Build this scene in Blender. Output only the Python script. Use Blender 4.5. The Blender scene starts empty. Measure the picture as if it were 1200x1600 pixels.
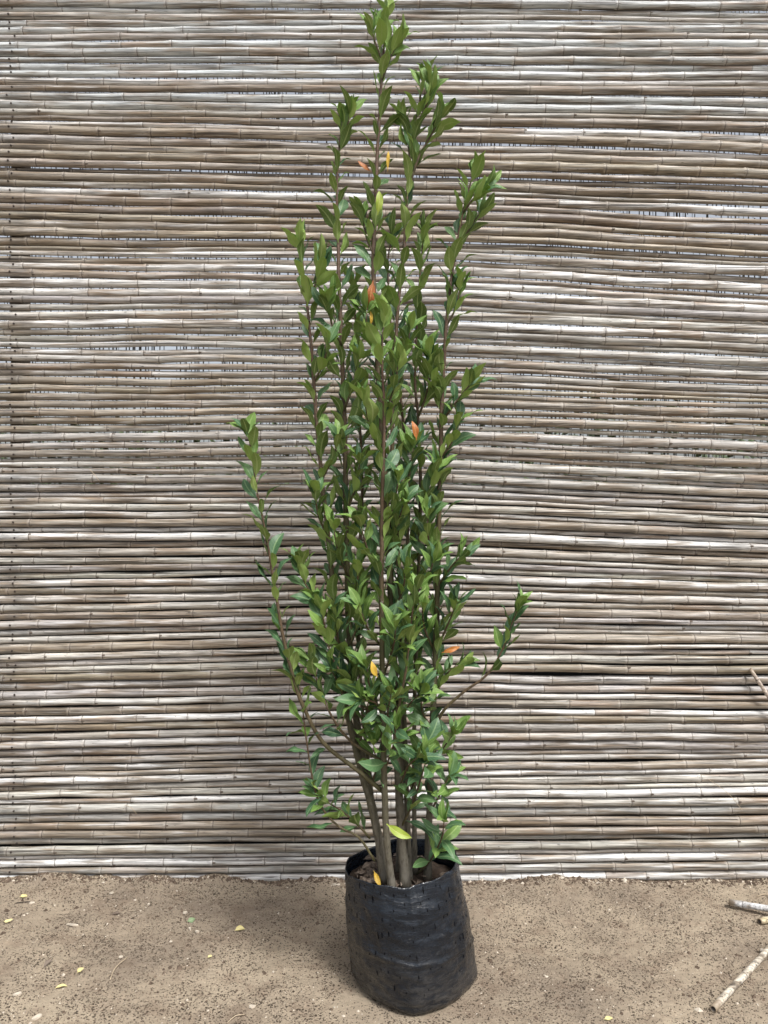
import bpy, math, random
import numpy as np
from mathutils import Vector, Matrix, noise

scene = bpy.context.scene
R = math.radians
rng = random.Random(11)

# ------------------------------------------------------------------ camera
CAM_H = 1.40
FPX = 1200.0                      # focal length in pixels of the 1200 x 1600 photograph
cam_d = bpy.data.cameras.new('camera')
cam_d.sensor_fit = 'VERTICAL'
cam_d.sensor_height = 24.0
cam_d.lens = 24.0 * FPX / 1600.0
cam_d.clip_start = 0.05
cam_d.clip_end = 500.0
cam = bpy.data.objects.new('camera', cam_d)
scene.collection.objects.link(cam)
cam.location = (0, 0, CAM_H)
cam.rotation_euler = (R(90), 0, 0)
scene.camera = cam

# ------------------------------------------------------------------ sky, sun, exposure
SUN_EL, SUN_AZ = R(59), R(148)    # azimuth measured clockwise from +Y: behind the camera, to its right
world = bpy.data.worlds.new('World')
scene.world = world
world.use_nodes = True
wn = world.node_tree.nodes
wl = world.node_tree.links
wn.clear()
sky = wn.new('ShaderNodeTexSky')
sky.sky_type = 'NISHITA'
sky.sun_disc = False
sky.sun_elevation = SUN_EL
sky.sun_rotation = SUN_AZ
sky.air_density = 1.0
sky.dust_density = 5.0
sky.ozone_density = 1.0
hs = wn.new('ShaderNodeHueSaturation')
hs.inputs['Saturation'].default_value = 0.36     # thin even cloud takes most of the blue
bgn = wn.new('ShaderNodeBackground')
bgn.inputs['Strength'].default_value = 0.088
wo = wn.new('ShaderNodeOutputWorld')
wl.new(sky.outputs[0], hs.inputs['Color'])
wl.new(hs.outputs[0], bgn.inputs['Color'])
wl.new(bgn.outputs[0], wo.inputs['Surface'])

sun_d = bpy.data.lights.new('sun', 'SUN')
sun_d.energy = 1.5
sun_d.angle = R(12)
sun_d.color = (1.0, 0.98, 0.945)
sun = bpy.data.objects.new('sun', sun_d)
scene.collection.objects.link(sun)
sd = Vector((math.sin(SUN_AZ) * math.cos(SUN_EL), math.cos(SUN_AZ) * math.cos(SUN_EL), math.sin(SUN_EL)))
sun.rotation_euler = sd.to_track_quat('Z', 'Y').to_euler()
sun.location = sd * 20

vs = scene.view_settings
vs.view_transform = 'Standard'
vs.look = 'None'
vs.gamma = 1.0
vs.use_curve_mapping = False
vs.exposure = 1.18
scene.cycles.max_bounces = 6
scene.cycles.diffuse_bounces = 3
scene.cycles.glossy_bounces = 2
scene.cycles.transmission_bounces = 3
scene.cycles.transparent_max_bounces = 4

# ------------------------------------------------------------------ helpers
COL = scene.collection


def P(px, py, Y):
    """point of the place that lies Y metres in front of the camera"""
    return Vector(((px - 600) / FPX * Y, Y, CAM_H - (py - 800) / FPX * Y))


def ground_at(px, py, z=0.0):
    Y = (CAM_H - z) * FPX / (py - 800)
    return Vector(((px - 600) / FPX * Y, Y, z))


def link(o, parent=None):
    COL.objects.link(o)
    if parent is not None:
        o.parent = parent
    return o


def tag(o, label=None, cat=None, group=None, kind=None):
    if label: o['label'] = label
    if cat: o['category'] = cat
    if group: o['group'] = group
    if kind: o['kind'] = kind
    return o


def empty(name, loc=(0, 0, 0)):
    o = bpy.data.objects.new(name, None)
    o.location = loc
    o.empty_display_size = 0.05
    return link(o)


class MB:
    """collects verts, faces, material indices and point attributes"""
    def __init__(self):
        self.v, self.f, self.mi, self.at = [], [], [], {}

    def add(self, vs, fs, mi=0, **at):
        b = len(self.v)
        self.v += [tuple(p) for p in vs]
        self.f += [tuple(b + i for i in f) for f in fs]
        self.mi += [mi] * len(fs) if isinstance(mi, int) else list(mi)
        for k in set(self.at) | set(at):
            lst = self.at.setdefault(k, [0.0] * b)
            val = at.get(k, 0.0)
            lst += list(val) if isinstance(val, (list, tuple)) else [val] * len(vs)

    def mesh(self, name, mats, smooth=True, uv=None):
        me = bpy.data.meshes.new(name)
        me.from_pydata(self.v, [], self.f)
        for m in mats: me.materials.append(m)
        me.polygons.foreach_set('material_index', self.mi)
        me.polygons.foreach_set('use_smooth', [smooth] * len(self.f))
        for k, l in self.at.items():
            a = me.attributes.new(k, 'FLOAT', 'POINT')
            a.data.foreach_set('value', l)
        me.update()
        return me

    def build(self, name, mats, parent=None, smooth=True):
        return link(bpy.data.objects.new(name, self.mesh(name, mats, smooth)), parent)


def frames(pts):
    """parallel transported frames along a polyline"""
    T = []
    n = len(pts)
    for i in range(n):
        t = pts[min(i + 1, n - 1)] - pts[max(i - 1, 0)]
        T.append(t.normalized())
    a = Vector((0, 1, 0)) if abs(T[0].y) < 0.9 else Vector((1, 0, 0))
    N = [(a - T[0] * a.dot(T[0])).normalized()]
    for i in range(1, n):
        v = N[-1] - T[i] * N[-1].dot(T[i])
        N.append(v.normalized())
    return T, N


def tube(mb, pts, rad, sides=8, cap=True, mi=0, **at):
    T, N = frames(pts)
    vs, ats = [], {k: [] for k in at}
    for i, p in enumerate(pts):
        B = T[i].cross(N[i])
        for s in range(sides):
            a = 2 * math.pi * s / sides
            vs.append(p + (N[i] * math.cos(a) + B * math.sin(a)) * rad[i])
            for k in at: ats[k].append(at[k][i])
    fs = []
    for i in range(len(pts) - 1):
        for s in range(sides):
            q = (s + 1) % sides
            fs.append((i * sides + s, i * sides + q, (i + 1) * sides + q, (i + 1) * sides + s))
    if cap:
        fs.append(tuple(range(sides - 1, -1, -1)))
        b = (len(pts) - 1) * sides
        fs.append(tuple(b + s for s in range(sides)))
    mb.add(vs, fs, mi, **ats)


def catmull(cp, step=0.02):
    """points along a Catmull-Rom curve through control points"""
    out = []
    c = [cp[0] * 2 - cp[1]] + list(cp) + [cp[-1] * 2 - cp[-2]]
    for i in range(1, len(c) - 2):
        p0, p1, p2, p3 = c[i - 1], c[i], c[i + 1], c[i + 2]
        n = max(2, int((p2 - p1).length / step))
        for k in range(n):
            t = k / n
            out.append(0.5 * ((2 * p1) + (p2 - p0) * t + (2 * p0 - 5 * p1 + 4 * p2 - p3) * t * t + (3 * p1 - p0 - 3 * p2 + p3) * t ** 3))
    out.append(cp[-1].copy())
    return out


# ------------------------------------------------------------------ node helpers
def new_mat(name):
    m = bpy.data.materials.new(name)
    m.use_nodes = True
    nt = m.node_tree
    b = nt.nodes['Principled BSDF']
    return m, nt, b


class NT:
    def __init__(self, nt): self.nt = nt
    def n(self, t, **kw):
        x = self.nt.nodes.new(t)
        for k, v in kw.items(): setattr(x, k, v)
        return x
    def l(self, a, b): self.nt.links.new(a, b)
    def setin(self, node, key, val):
        s = node.inputs[key]
        if hasattr(val, 'is_linked'): self.l(val, s)
        else: s.default_value = val
    def math(self, op, a, b=None, c=None, clamp=False):
        x = self.n('ShaderNodeMath', operation=op, use_clamp=clamp)
        self.setin(x, 0, a)
        if b is not None: self.setin(x, 1, b)
        if c is not None: self.setin(x, 2, c)
        return x.outputs[0]
    def vmul(self, v, s):
        x = self.n('ShaderNodeVectorMath', operation='MULTIPLY')
        self.l(v, x.inputs[0]); x.inputs[1].default_value = s
        return x.outputs[0]
    def vadd(self, v, w):
        x = self.n('ShaderNodeVectorMath', operation='ADD')
        self.l(v, x.inputs[0]); self.setin(x, 1, w)
        return x.outputs[0]
    def noise(self, v, scale, detail=3, rough=0.55, dist=0.0):
        x = self.n('ShaderNodeTexNoise')
        if v is not None: self.l(v, x.inputs['Vector'])
        x.inputs['Scale'].default_value = scale
        x.inputs['Detail'].default_value = detail
        x.inputs['Roughness'].default_value = rough
        x.inputs['Distortion'].default_value = dist
        return x.outputs[0]
    def mapr(self, v, a, b, c=0.0, d=1.0, smooth=True):
        x = self.n('ShaderNodeMapRange')
        x.interpolation_type = 'SMOOTHSTEP' if smooth else 'LINEAR'
        self.l(v, x.inputs[0])
        for i, q in enumerate((a, b, c, d)): x.inputs[i + 1].default_value = q
        return x.outputs[0]
    def mix(self, f, a, b, mode='MIX'):
        x = self.n('ShaderNodeMix', data_type='RGBA', blend_type=mode)
        self.setin(x, 0, f)
        for i, q in ((6, a), (7, b)):
            if hasattr(q, 'is_linked'): self.l(q, x.inputs[i])
            else: x.inputs[i].default_value = (*q, 1.0)
        return x.outputs[2]
    def ramp(self, v, stops):
        x = self.n('ShaderNodeValToRGB')
        e = x.color_ramp.elements
        while len(e) < len(stops): e.new(0.5)
        for i, (p, c) in enumerate(stops):
            e[i].position = p; e[i].color = (*c, 1.0)
        self.l(v, x.inputs[0])
        return x.outputs[0]
    def attr(self, name):
        return self.n('ShaderNodeAttribute', attribute_name=name).outputs['Fac']
    def bump(self, h, strength, dist, bsdf):
        x = self.n('ShaderNodeBump')
        x.inputs['Strength'].default_value = strength
        x.inputs['Distance'].default_value = dist
        self.l(h, x.inputs['Height'])
        self.l(x.outputs[0], bsdf.inputs['Normal'])


# ------------------------------------------------------------------ materials
def mat_cane():
    m, nt, b = new_mat('weathered_cane'); g = NT(nt)
    co = g.n('ShaderNodeTexCoord').outputs['Object']
    oi = g.n('ShaderNodeObjectInfo')
    off = g.n('ShaderNodeCombineXYZ')
    g.l(g.math('MULTIPLY', oi.outputs['Random'], 37.0), off.inputs[0])
    cs = g.vadd(co, off.outputs[0])
    streak = g.noise(g.vmul(cs, (6.0, 190, 190)), 1.0, 3, 0.65)
    fine = g.noise(g.vmul(cs, (16.0, 520, 520)), 1.0, 1, 0.6)
    blot = g.noise(g.vmul(cs, (3.0, 40, 40)), 1.0, 3, 0.65)
    blot2 = g.noise(g.vmul(cs, (4.1, 52, 52)), 1.0, 2, 0.6)
    speck = g.noise(g.vmul(cs, (45.0, 260, 260)), 1.0, 2, 0.5)
    crack = g.noise(g.vmul(cs, (0.9, 130, 130)), 1.0, 2, 0.5)
    seg = g.attr('seg')
    base = oi.outputs['Color']
    # each length between two nodes weathers a little differently
    c = g.mix(g.mapr(seg, 0, 1, 0.0, 0.45, False), base, (0.44, 0.42, 0.39))
    c = g.mix(g.math('MULTIPLY', g.mapr(blot, 0.47, 0.62), 0.78), c, (0.175, 0.130, 0.085))       # brown rind left in patches
    c = g.mix(g.math('MULTIPLY', g.mapr(blot2, 0.56, 0.72), 0.60), c, (0.60, 0.60, 0.60))           # bleached silver
    c = g.mix(g.math('MULTIPLY', g.mapr(seg, 0.70, 0.95), g.math('MULTIPLY', g.mapr(blot2, 0.46, 0.60), 0.62)), c, (0.225, 0.145, 0.085))   # joints that kept their rind
    hue = g.noise(g.vmul(cs, (2.2, 24, 24)), 1.0, 3, 0.6)
    c = g.mix(g.math('MULTIPLY', g.mapr(hue, 0.52, 0.70), 0.30), c, (0.36, 0.305, 0.235))           # pinkish tan
    c = g.mix(g.math('MULTIPLY', g.mapr(hue, 0.42, 0.30), 0.62), c, (0.120, 0.100, 0.080))          # grey-brown weather stains
    st = g.mapr(streak, 0.30, 0.70, 0.36, 1.42, False)
    x = g.n('ShaderNodeCombineColor')
    for i in range(3): g.l(st, x.inputs[i])
    c = g.mix(1.0, c, x.outputs[0], 'MULTIPLY')
    c = g.mix(g.math('MULTIPLY', g.mapr(fine, 0.60, 0.75), 0.35), c, (0.12, 0.10, 0.085))
    c = g.mix(g.math('MULTIPLY', g.mapr(speck, 0.67, 0.73), 0.8), c, (0.055, 0.048, 0.042))
    ck = g.math('MULTIPLY', g.mapr(crack, 0.635, 0.660), 0.85)
    c = g.mix(ck, c, (0.045, 0.036, 0.03))
    # scars at the nodes
    ring = g.math('MULTIPLY', g.attr('ring'), g.mapr(g.noise(g.vmul(cs, (9, 60, 60)), 1.0, 1), 0.30, 0.55, 0.75, 1.0))
    pale = g.attr('pale')
    c = g.mix(g.math('MULTIPLY', pale, 0.18), c, (0.52, 0.48, 0.42))
    c = g.mix(ring, c, (0.075, 0.058, 0.048))
    # mould spreading from the nail line
    sx = g.n('ShaderNodeSeparateXYZ'); g.l(co, sx.inputs[0])
    dx = g.math('ABSOLUTE', g.math('ADD', sx.outputs[0], 1.425))
    near = g.mapr(dx, 0.0, 0.16, 1.0, 0.0)
    mould = g.math('MULTIPLY', near, g.mapr(g.noise(g.vmul(cs, (9, 18, 18)), 1.0, 4, 0.6), 0.46, 0.66))
    c = g.mix(g.math('MULTIPLY', mould, 0.5), c, (0.085, 0.085, 0.085))
    c = g.mix(g.attr('cut'), c, (0.30, 0.235, 0.165))
    g.l(c, b.inputs['Base Color'])
    g.l(g.mapr(streak, 0.3, 0.7, 0.62, 0.44), b.inputs['Roughness'])
    b.inputs['Specular IOR Level'].default_value = 0.45
    h = g.math('ADD', g.math('MULTIPLY', streak, 0.6), g.math('MULTIPLY', ck, -0.8))
    g.bump(h, 0.7, 0.0018, b)
    return m


def mat_simple(name, col, rough=0.6, var=0.25, scale=60.0, spec=0.4, bump=0.3, bdist=0.002):
    m, nt, b = new_mat(name); g = NT(nt)
    co = g.n('ShaderNodeTexCoord').outputs['Object']
    nz = g.noise(co, scale, 4, 0.6)
    lo = tuple(c * (1 - var) for c in col); hi = tuple(min(1, c * (1 + var)) for c in col)
    g.l(g.ramp(nz, [(0.3, lo), (0.7, hi)]), b.inputs['Base Color'])
    b.inputs['Roughness'].default_value = rough
    b.inputs['Specular IOR Level'].default_value = spec
    g.bump(nz, bump, bdist, b)
    return m


def mat_ground():
    m, nt, b = new_mat('sandy_soil'); g = NT(nt)
    co = g.n('ShaderNodeTexCoord').outputs['Object']
    big = g.noise(co, 1.7, 4, 0.6, 0.3)
    med = g.noise(co, 9.0, 4, 0.62)
    fine = g.noise(co, 70.0, 5, 0.7)
    grit = g.noise(co, 420.0, 3, 0.7)
    c = g.ramp(big, [(0.34, (0.235, 0.190, 0.145)), (0.50, (0.340, 0.280, 0.208)), (0.68, (0.420, 0.350, 0.258))])
    c = g.mix(g.math('MULTIPLY', g.mapr(med, 0.48, 0.66), 0.5), c, (0.205, 0.150, 0.108))
    c = g.mix(g.math('MULTIPLY', g.mapr(fine, 0.52, 0.70), 0.42), c, (0.43, 0.345, 0.25))
    c = g.mix(g.math('MULTIPLY', g.mapr(grit, 0.58, 0.72), 0.45), c, (0.13, 0.095, 0.07))
    # damp crumbs and rain pits
    warp = g.n('ShaderNodeTexNoise'); g.l(co, warp.inputs['Vector'])
    warp.inputs['Scale'].default_value = 130.0
    wv = g.vmul(warp.outputs['Color'], (0.007, 0.007, 0.0))
    pv = g.vadd(co, wv)
    hs_, cs_ = [], c
    for sc, thr, dens in ((105.0, 0.25, 0.70), (190.0, 0.31, 0.75)):
        v = g.n('ShaderNodeTexVoronoi'); g.l(pv, v.inputs['Vector'])
        v.inputs['Scale'].default_value = sc
        sp = g.n('ShaderNodeSeparateColor'); g.l(v.outputs['Color'], sp.inputs[0])
        keep = g.math('GREATER_THAN', sp.outputs[0], 1 - dens)
        patch = g.mapr(g.noise(co, 5.0 if sc < 100 else 8.0, 3, 0.6), 0.30, 0.56, 0.45, 1.1)
        rad = g.math('MULTIPLY', g.math('MULTIPLY_ADD', sp.outputs[1], 0.7, 0.3), thr * 1.5)
        rad = g.math('MULTIPLY', rad, patch)
        dd = g.math('SUBTRACT', rad, v.outputs['Distance'])
        spot = g.math('MULTIPLY', g.mapr(dd, -0.02, 0.06), keep)
        cs_ = g.mix(g.math('MULTIPLY', spot, 0.9), cs_, (0.058, 0.042, 0.031))
        hs_.append(spot)
    g.l(cs_, b.inputs['Base Color'])
    b.inputs['Roughness'].default_value = 0.92
    b.inputs['Specular IOR Level'].default_value = 0.2
    h = g.math('ADD', g.math('MULTIPLY', fine, 1.0), g.math('MULTIPLY', grit, 0.35))
    for s in hs_: h = g.math('ADD', h, g.math('MULTIPLY', s, -0.55))
    g.bump(h, 1.0, 0.009, b)
    return m


def mat_leaf(name, dark, mid, light, vein, rough, trans, under=False):
    m, nt, b = new_mat(name); g = NT(nt)
    oi = g.n('ShaderNodeObjectInfo')
    r = g.math('FRACT', g.math('ADD', oi.outputs['Random'], g.attr('tone')))
    u, v = g.attr('across'), g.attr('along')
    co = g.n('ShaderNodeTexCoord').outputs['Object']
    nz = g.noise(co, 55.0, 3, 0.6)
    c = g.ramp(r, [(0.0, dark), (0.5, mid), (1.0, light)])
    c = g.mix(g.math('MULTIPLY', g.mapr(nz, 0.42, 0.68), 0.35), c, dark)
    au = g.math('ABSOLUTE', u)
    # side veins run forward from the midrib
    ph = g.math('FRACT', g.math('MULTIPLY', g.math('SUBTRACT', v, g.math('MULTIPLY', au, 0.17)), 9.0))
    sv = g.mapr(g.math('ABSOLUTE', g.math('SUBTRACT', ph, 0.5)), 0.0, 0.10, 1.0, 0.0)
    c = g.mix(g.math('MULTIPLY', sv, 0.30), c, vein)
    rib = g.mapr(au, 0.05, 0.17, 1.0, 0.0)
    c = g.mix(g.math('MULTIPLY', rib, 0.75), c, vein)
    # browned spots and bitten edges
    sp = g.noise(co, 150.0, 2, 0.5)
    c = g.mix(g.math('MULTIPLY', g.mapr(sp, 0.70, 0.76), 0.55), c, (0.12, 0.085, 0.03))
    g.l(c, b.inputs['Base Color'])
    b.inputs['Roughness'].default_value = rough
    b.inputs['Specular IOR Level'].default_value = 0.5 if not under else 0.3
    h = g.math('ADD', g.math('MULTIPLY', sv, 0.4), g.math('MULTIPLY', rib, 1.0))
    g.bump(h, 0.4, 0.0012 if under else -0.0012, b)
    tr = g.n('ShaderNodeBsdfTranslucent'); g.l(c, tr.inputs['Color'])
    mx = g.n('ShaderNodeMixShader'); mx.inputs[0].default_value = trans
    out = nt.nodes['Material Output']
    g.l(b.outputs[0], mx.inputs[1]); g.l(tr.outputs[0], mx.inputs[2]); g.l(mx.outputs[0], out.inputs['Surface'])
    return m


def mat_stem():
    m, nt, b = new_mat('laurel_bark'); g = NT(nt)
    co = g.n('ShaderNodeTexCoord').outputs['Object']
    age = g.attr('age')
    nz = g.noise(co, 45.0, 4, 0.6)
    fn = g.noise(g.vmul(co, (170, 170, 45)), 1.0, 3, 0.65)
    a = g.math('ADD', age, g.math('MULTIPLY', g.math('SUBTRACT', nz, 0.5), 0.35))
    c = g.ramp(a, [(0.0, (0.130, 0.118, 0.095)), (0.22, (0.080, 0.072, 0.042)), (0.42, (0.070, 0.068, 0.024)),
                   (0.72, (0.098, 0.064, 0.034)), (1.0, (0.095, 0.050, 0.030))])
    c = g.mix(g.math('MULTIPLY', g.mapr(fn, 0.50, 0.66), 0.7), c, (0.040, 0.032, 0.022))
    c = g.mix(g.math('MULTIPLY', g.mapr(nz, 0.62, 0.72), 0.4), c, (0.23, 0.22, 0.19))
    g.l(c, b.inputs['Base Color'])
    b.inputs['Roughness'].default_value = 0.62
    g.bump(g.math('ADD', fn, nz), 0.7, 0.003, b)
    return m


def mat_bag():
    m, nt, b = new_mat('black_polythene'); g = NT(nt)
    co = g.n('ShaderNodeTexCoord').outputs['Object']
    sx = g.n('ShaderNodeSeparateXYZ'); g.l(co, sx.inputs[0])
    z = sx.outputs[2]
    n1 = g.noise(co, 9.0, 4, 0.6, 0.4)
    n2 = g.noise(g.vmul(co, (30, 30, 85)), 1.0, 4, 0.65, 0.5)
    n3 = g.noise(g.vmul(co, (110, 110, 14)), 1.0, 3, 0.6)
    n4 = g.noise(co, 210.0, 3, 0.6)
    c = g.mix(g.mapr(n1, 0.35, 0.7), (0.004, 0.007, 0.012), (0.008, 0.012, 0.019))
    # soil splashed up from the bottom
    hgt = g.mapr(z, 0.0, 0.20, 1.0, 0.0, False)
    d = g.math('MULTIPLY', hgt, g.mapr(g.math('ADD', n2, g.math('MULTIPLY', n1, 0.5)), 0.55, 0.95))
    c = g.mix(g.math('MULTIPLY', d, 0.7), c, (0.060, 0.055, 0.048))
    # pale rubbed streaks and dust
    s = g.math('MULTIPLY', g.mapr(n2, 0.60, 0.74), g.mapr(n4, 0.42, 0.62))
    c = g.mix(g.math('MULTIPLY', s, 0.38), c, (0.20, 0.20, 0.20))
    s2 = g.math('MULTIPLY', g.mapr(n3, 0.66, 0.76), g.mapr(n4, 0.5, 0.65))
    c = g.mix(g.math('MULTIPLY', s2, 0.30), c, (0.16, 0.165, 0.17))
    g.l(c, b.inputs['Base Color'])
    g.l(g.mapr(n2, 0.35, 0.7, 0.18, 0.36), b.inputs['Roughness'])
    b.inputs['Specular IOR Level'].default_value = 0.5
    h = g.math('ADD', g.math('MULTIPLY', n2, 0.9), g.math('MULTIPLY', n3, 0.35))
    h = g.math('ADD', h, g.math('MULTIPLY', n4, 0.12))
    rd = g.noise(g.vmul(co, (9, 9, 48)), 1.0, 2, 0.5, 0.8)
    rv = g.noise(g.vmul(co, (34, 34, 7)), 1.0, 2, 0.5, 0.8)
    for q in (rd, rv): h = g.math('ADD', h, g.math('MULTIPLY', g.mapr(g.math('ABSOLUTE', g.math('SUBTRACT', q, 0.5)), 0.0, 0.05, 1.0, 0.0), 0.24))
    g.bump(h, 0.40, 0.004, b)
    return m


M = {}
M['cane'] = mat_cane()
M['ground'] = mat_ground()
M['stem'] = mat_stem()
M['bag'] = mat_bag()
M['hole'] = mat_simple('punched_hole', (0.004, 0.004, 0.005), 0.9, 0.1, 40, 0.05)
M['nail'] = mat_simple('rusty_nail', (0.035, 0.026, 0.022), 0.7, 0.4, 300)
M['bud'] = mat_simple('cane_bud', (0.10, 0.078, 0.062), 0.75, 0.5, 300)
M['post'] = mat_simple('grey_post', (0.16, 0.13, 0.10), 0.8, 0.35, 30)
M['net'] = mat_simple('net_thread', (0.13, 0.14, 0.14), 0.7, 0.2, 90)
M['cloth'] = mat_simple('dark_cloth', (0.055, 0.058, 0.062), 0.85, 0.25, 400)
M['soil'] = mat_simple('potting_soil', (0.045, 0.032, 0.024), 0.95, 0.5, 90, 0.2, 0.8, 0.006)
M['crumb'] = mat_simple('soil_crumb', (0.105, 0.078, 0.058), 0.95, 0.5, 60, 0.15)
M['chip'] = mat_simple('pale_chip', (0.50, 0.44, 0.36), 0.8, 0.2, 120)
M['straw'] = mat_simple('dry_straw', (0.42, 0.34, 0.24), 0.7, 0.2, 80)
M['hedge'] = mat_simple('hedge_leaf', (0.050, 0.075, 0.028), 0.55, 0.5, 3.0)
M['wood_grey'] = mat_simple('grey_stick', (0.47, 0.46, 0.45), 0.7, 0.35, 55)
M['leaf_up'] = mat_leaf('laurel_upper', (0.056, 0.133, 0.062), (0.085, 0.186, 0.078), (0.135, 0.252, 0.088), (0.236, 0.359, 0.168), 0.44, 0.30)
M['leaf_dn'] = mat_leaf('laurel_under', (0.149, 0.237, 0.067), (0.231, 0.339, 0.091), (0.328, 0.447, 0.128), (0.499, 0.607, 0.260), 0.56, 0.36, True)
M['young_up'] = mat_leaf('young_upper', (0.145, 0.264, 0.058), (0.192, 0.327, 0.080), (0.251, 0.404, 0.102), (0.355, 0.507, 0.170), 0.48, 0.38)
M['young_dn'] = mat_leaf('young_under', (0.250, 0.377, 0.096), (0.311, 0.456, 0.119), (0.384, 0.534, 0.151), (0.369, 0.484, 0.167), 0.5, 0.30, True)
M['lime'] = mat_leaf('lime_leaf', (0.20, 0.30, 0.03), (0.26, 0.36, 0.035), (0.33, 0.42, 0.05), (0.45, 0.48, 0.12), 0.45, 0.25)
M['yellow'] = mat_leaf('yellow_leaf', (0.52, 0.33, 0.03), (0.60, 0.40, 0.05), (0.66, 0.47, 0.08), (0.62, 0.42, 0.08), 0.55, 0.2)
M['orange'] = mat_leaf('orange_leaf', (0.34, 0.10, 0.018), (0.42, 0.14, 0.025), (0.50, 0.21, 0.03), (0.55, 0.28, 0.10), 0.5, 0.2)
M['pale_yellow'] = mat_leaf('pale_yellow_leaf', (0.58, 0.50, 0.22), (0.63, 0.55, 0.26), (0.68, 0.60, 0.30), (0.70, 0.64, 0.38), 0.6, 0.1)
M['dead'] = mat_leaf('dead_leaf', (0.060, 0.042, 0.030), (0.115, 0.084, 0.062), (0.19, 0.15, 0.118), (0.24, 0.19, 0.15), 0.65, 0.05)
M['ground_green'] = mat_leaf('fallen_green_leaf', (0.16, 0.24, 0.12), (0.19, 0.27, 0.14), (0.22, 0.30, 0.16), (0.33, 0.38, 0.24), 0.55, 0.1)

# ------------------------------------------------------------------ ground: one sheet out to the horizon
FY = CAM_H * FPX / 572.0          # distance of the fence: 2.94 m
PX = FY / FPX                     # metres per photograph pixel on the fence


def ground_z(x, y):
    if abs(x) > 4.2 or y > 4.2 or y < 0.6: return -0.006
    z = 0.010 * noise.noise((x * 1.3, y * 1.3, 3.1)) + 0.011 * noise.noise((x * 3.1, y * 3.6, 6.4)) + 0.006 * noise.noise((x * 5, y * 5, 7.7))
    z += 0.0045 * noise.noise((x * 17, y * 17, 1.3)) + 0.0032 * noise.noise((x * 46, y * 46, 5.0))
    m = max(0.0, 1 - abs(y - (FY - 0.01)) / 0.22)           # earth banked against the lowest cane
    z += m * m * (0.007 + 0.015 * noise.noise((x * 2.2, 0.5, 9.0)) + 0.013 * noise.noise((x * 7, 0.5, 2.0)) + 0.006 * noise.noise((x * 23, 0.5, 2.0)))
    d = math.hypot(x - 0.09, y - 2.30)                       # trodden flat round the bag
    if d < 0.36: z *= max(0.0, (d - 0.22) / 0.14) if d > 0.22 else 0.0
    return z


def build_ground():
    xs = [-150, -80, -40, -20, -10, -6, -4.2] + list(np.arange(-3.0, -1.5, 0.05)) + list(np.arange(-1.5, 1.5, 0.0095)) + list(np.arange(1.5, 3.01, 0.05)) + [4.2, 6, 10, 20, 40, 80, 150]
    ys = [-150, -60, -20, -8, -3, 0, 0.6, 1.2] + list(np.arange(1.5, 3.05, 0.0095)) + [3.2, 3.6, 4.2, 6, 9, 15, 30, 60, 110, 200]
    nx = len(xs)
    vs = [(float(x), float(y), ground_z(float(x), float(y))) for y in ys for x in xs]
    fs = [(j * nx + i, j * nx + i + 1, (j + 1) * nx + i + 1, (j + 1) * nx + i) for j in range(len(ys) - 1) for i in range(nx - 1)]
    mb = MB(); mb.add(vs, fs)
    o = mb.build('ground', [M['ground']])
    tag(o, 'bare sandy brown soil in front of the cane fence', 'ground', kind='structure')


build_ground()

# ------------------------------------------------------------------ the cane fence
fence = empty('cane_fence', (0, FY, 0))
tag(fence, 'tall screen of weathered grey horizontal canes behind the potted laurel', 'fence')
XL, XR = -2.35, 2.45
ST = np.arange(XL - 0.1, XR + 0.16, 0.1)
# slope of the canes, photograph pixels per 400, on the left and the right third, against height
SL_Y = [0, 150, 350, 450, 520, 600, 700, 800, 900, 1000, 1100, 1200, 1380]
SL_L = [0, 0, 0, -5, -8, -5, -8, -4, -8, -7, -1, -2, 0]
SL_R = [4, 1, 9, 16, 11, 10, 14, 15, 12, 6, 11, 2, -3]
BIG_GAPS = [(1060, 338, 110, 8), (870, 1086, 75, 6), (1125, 1060, 60, 5), (870, 476, 60, 6), (1130, 728, 80, 6),
            (310, 592, 80, 5), (250, 572, 50, 5), (960, 250, 70, 6), (150, 1130, 60, 3), (980, 1225, 80, 5)]


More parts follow.
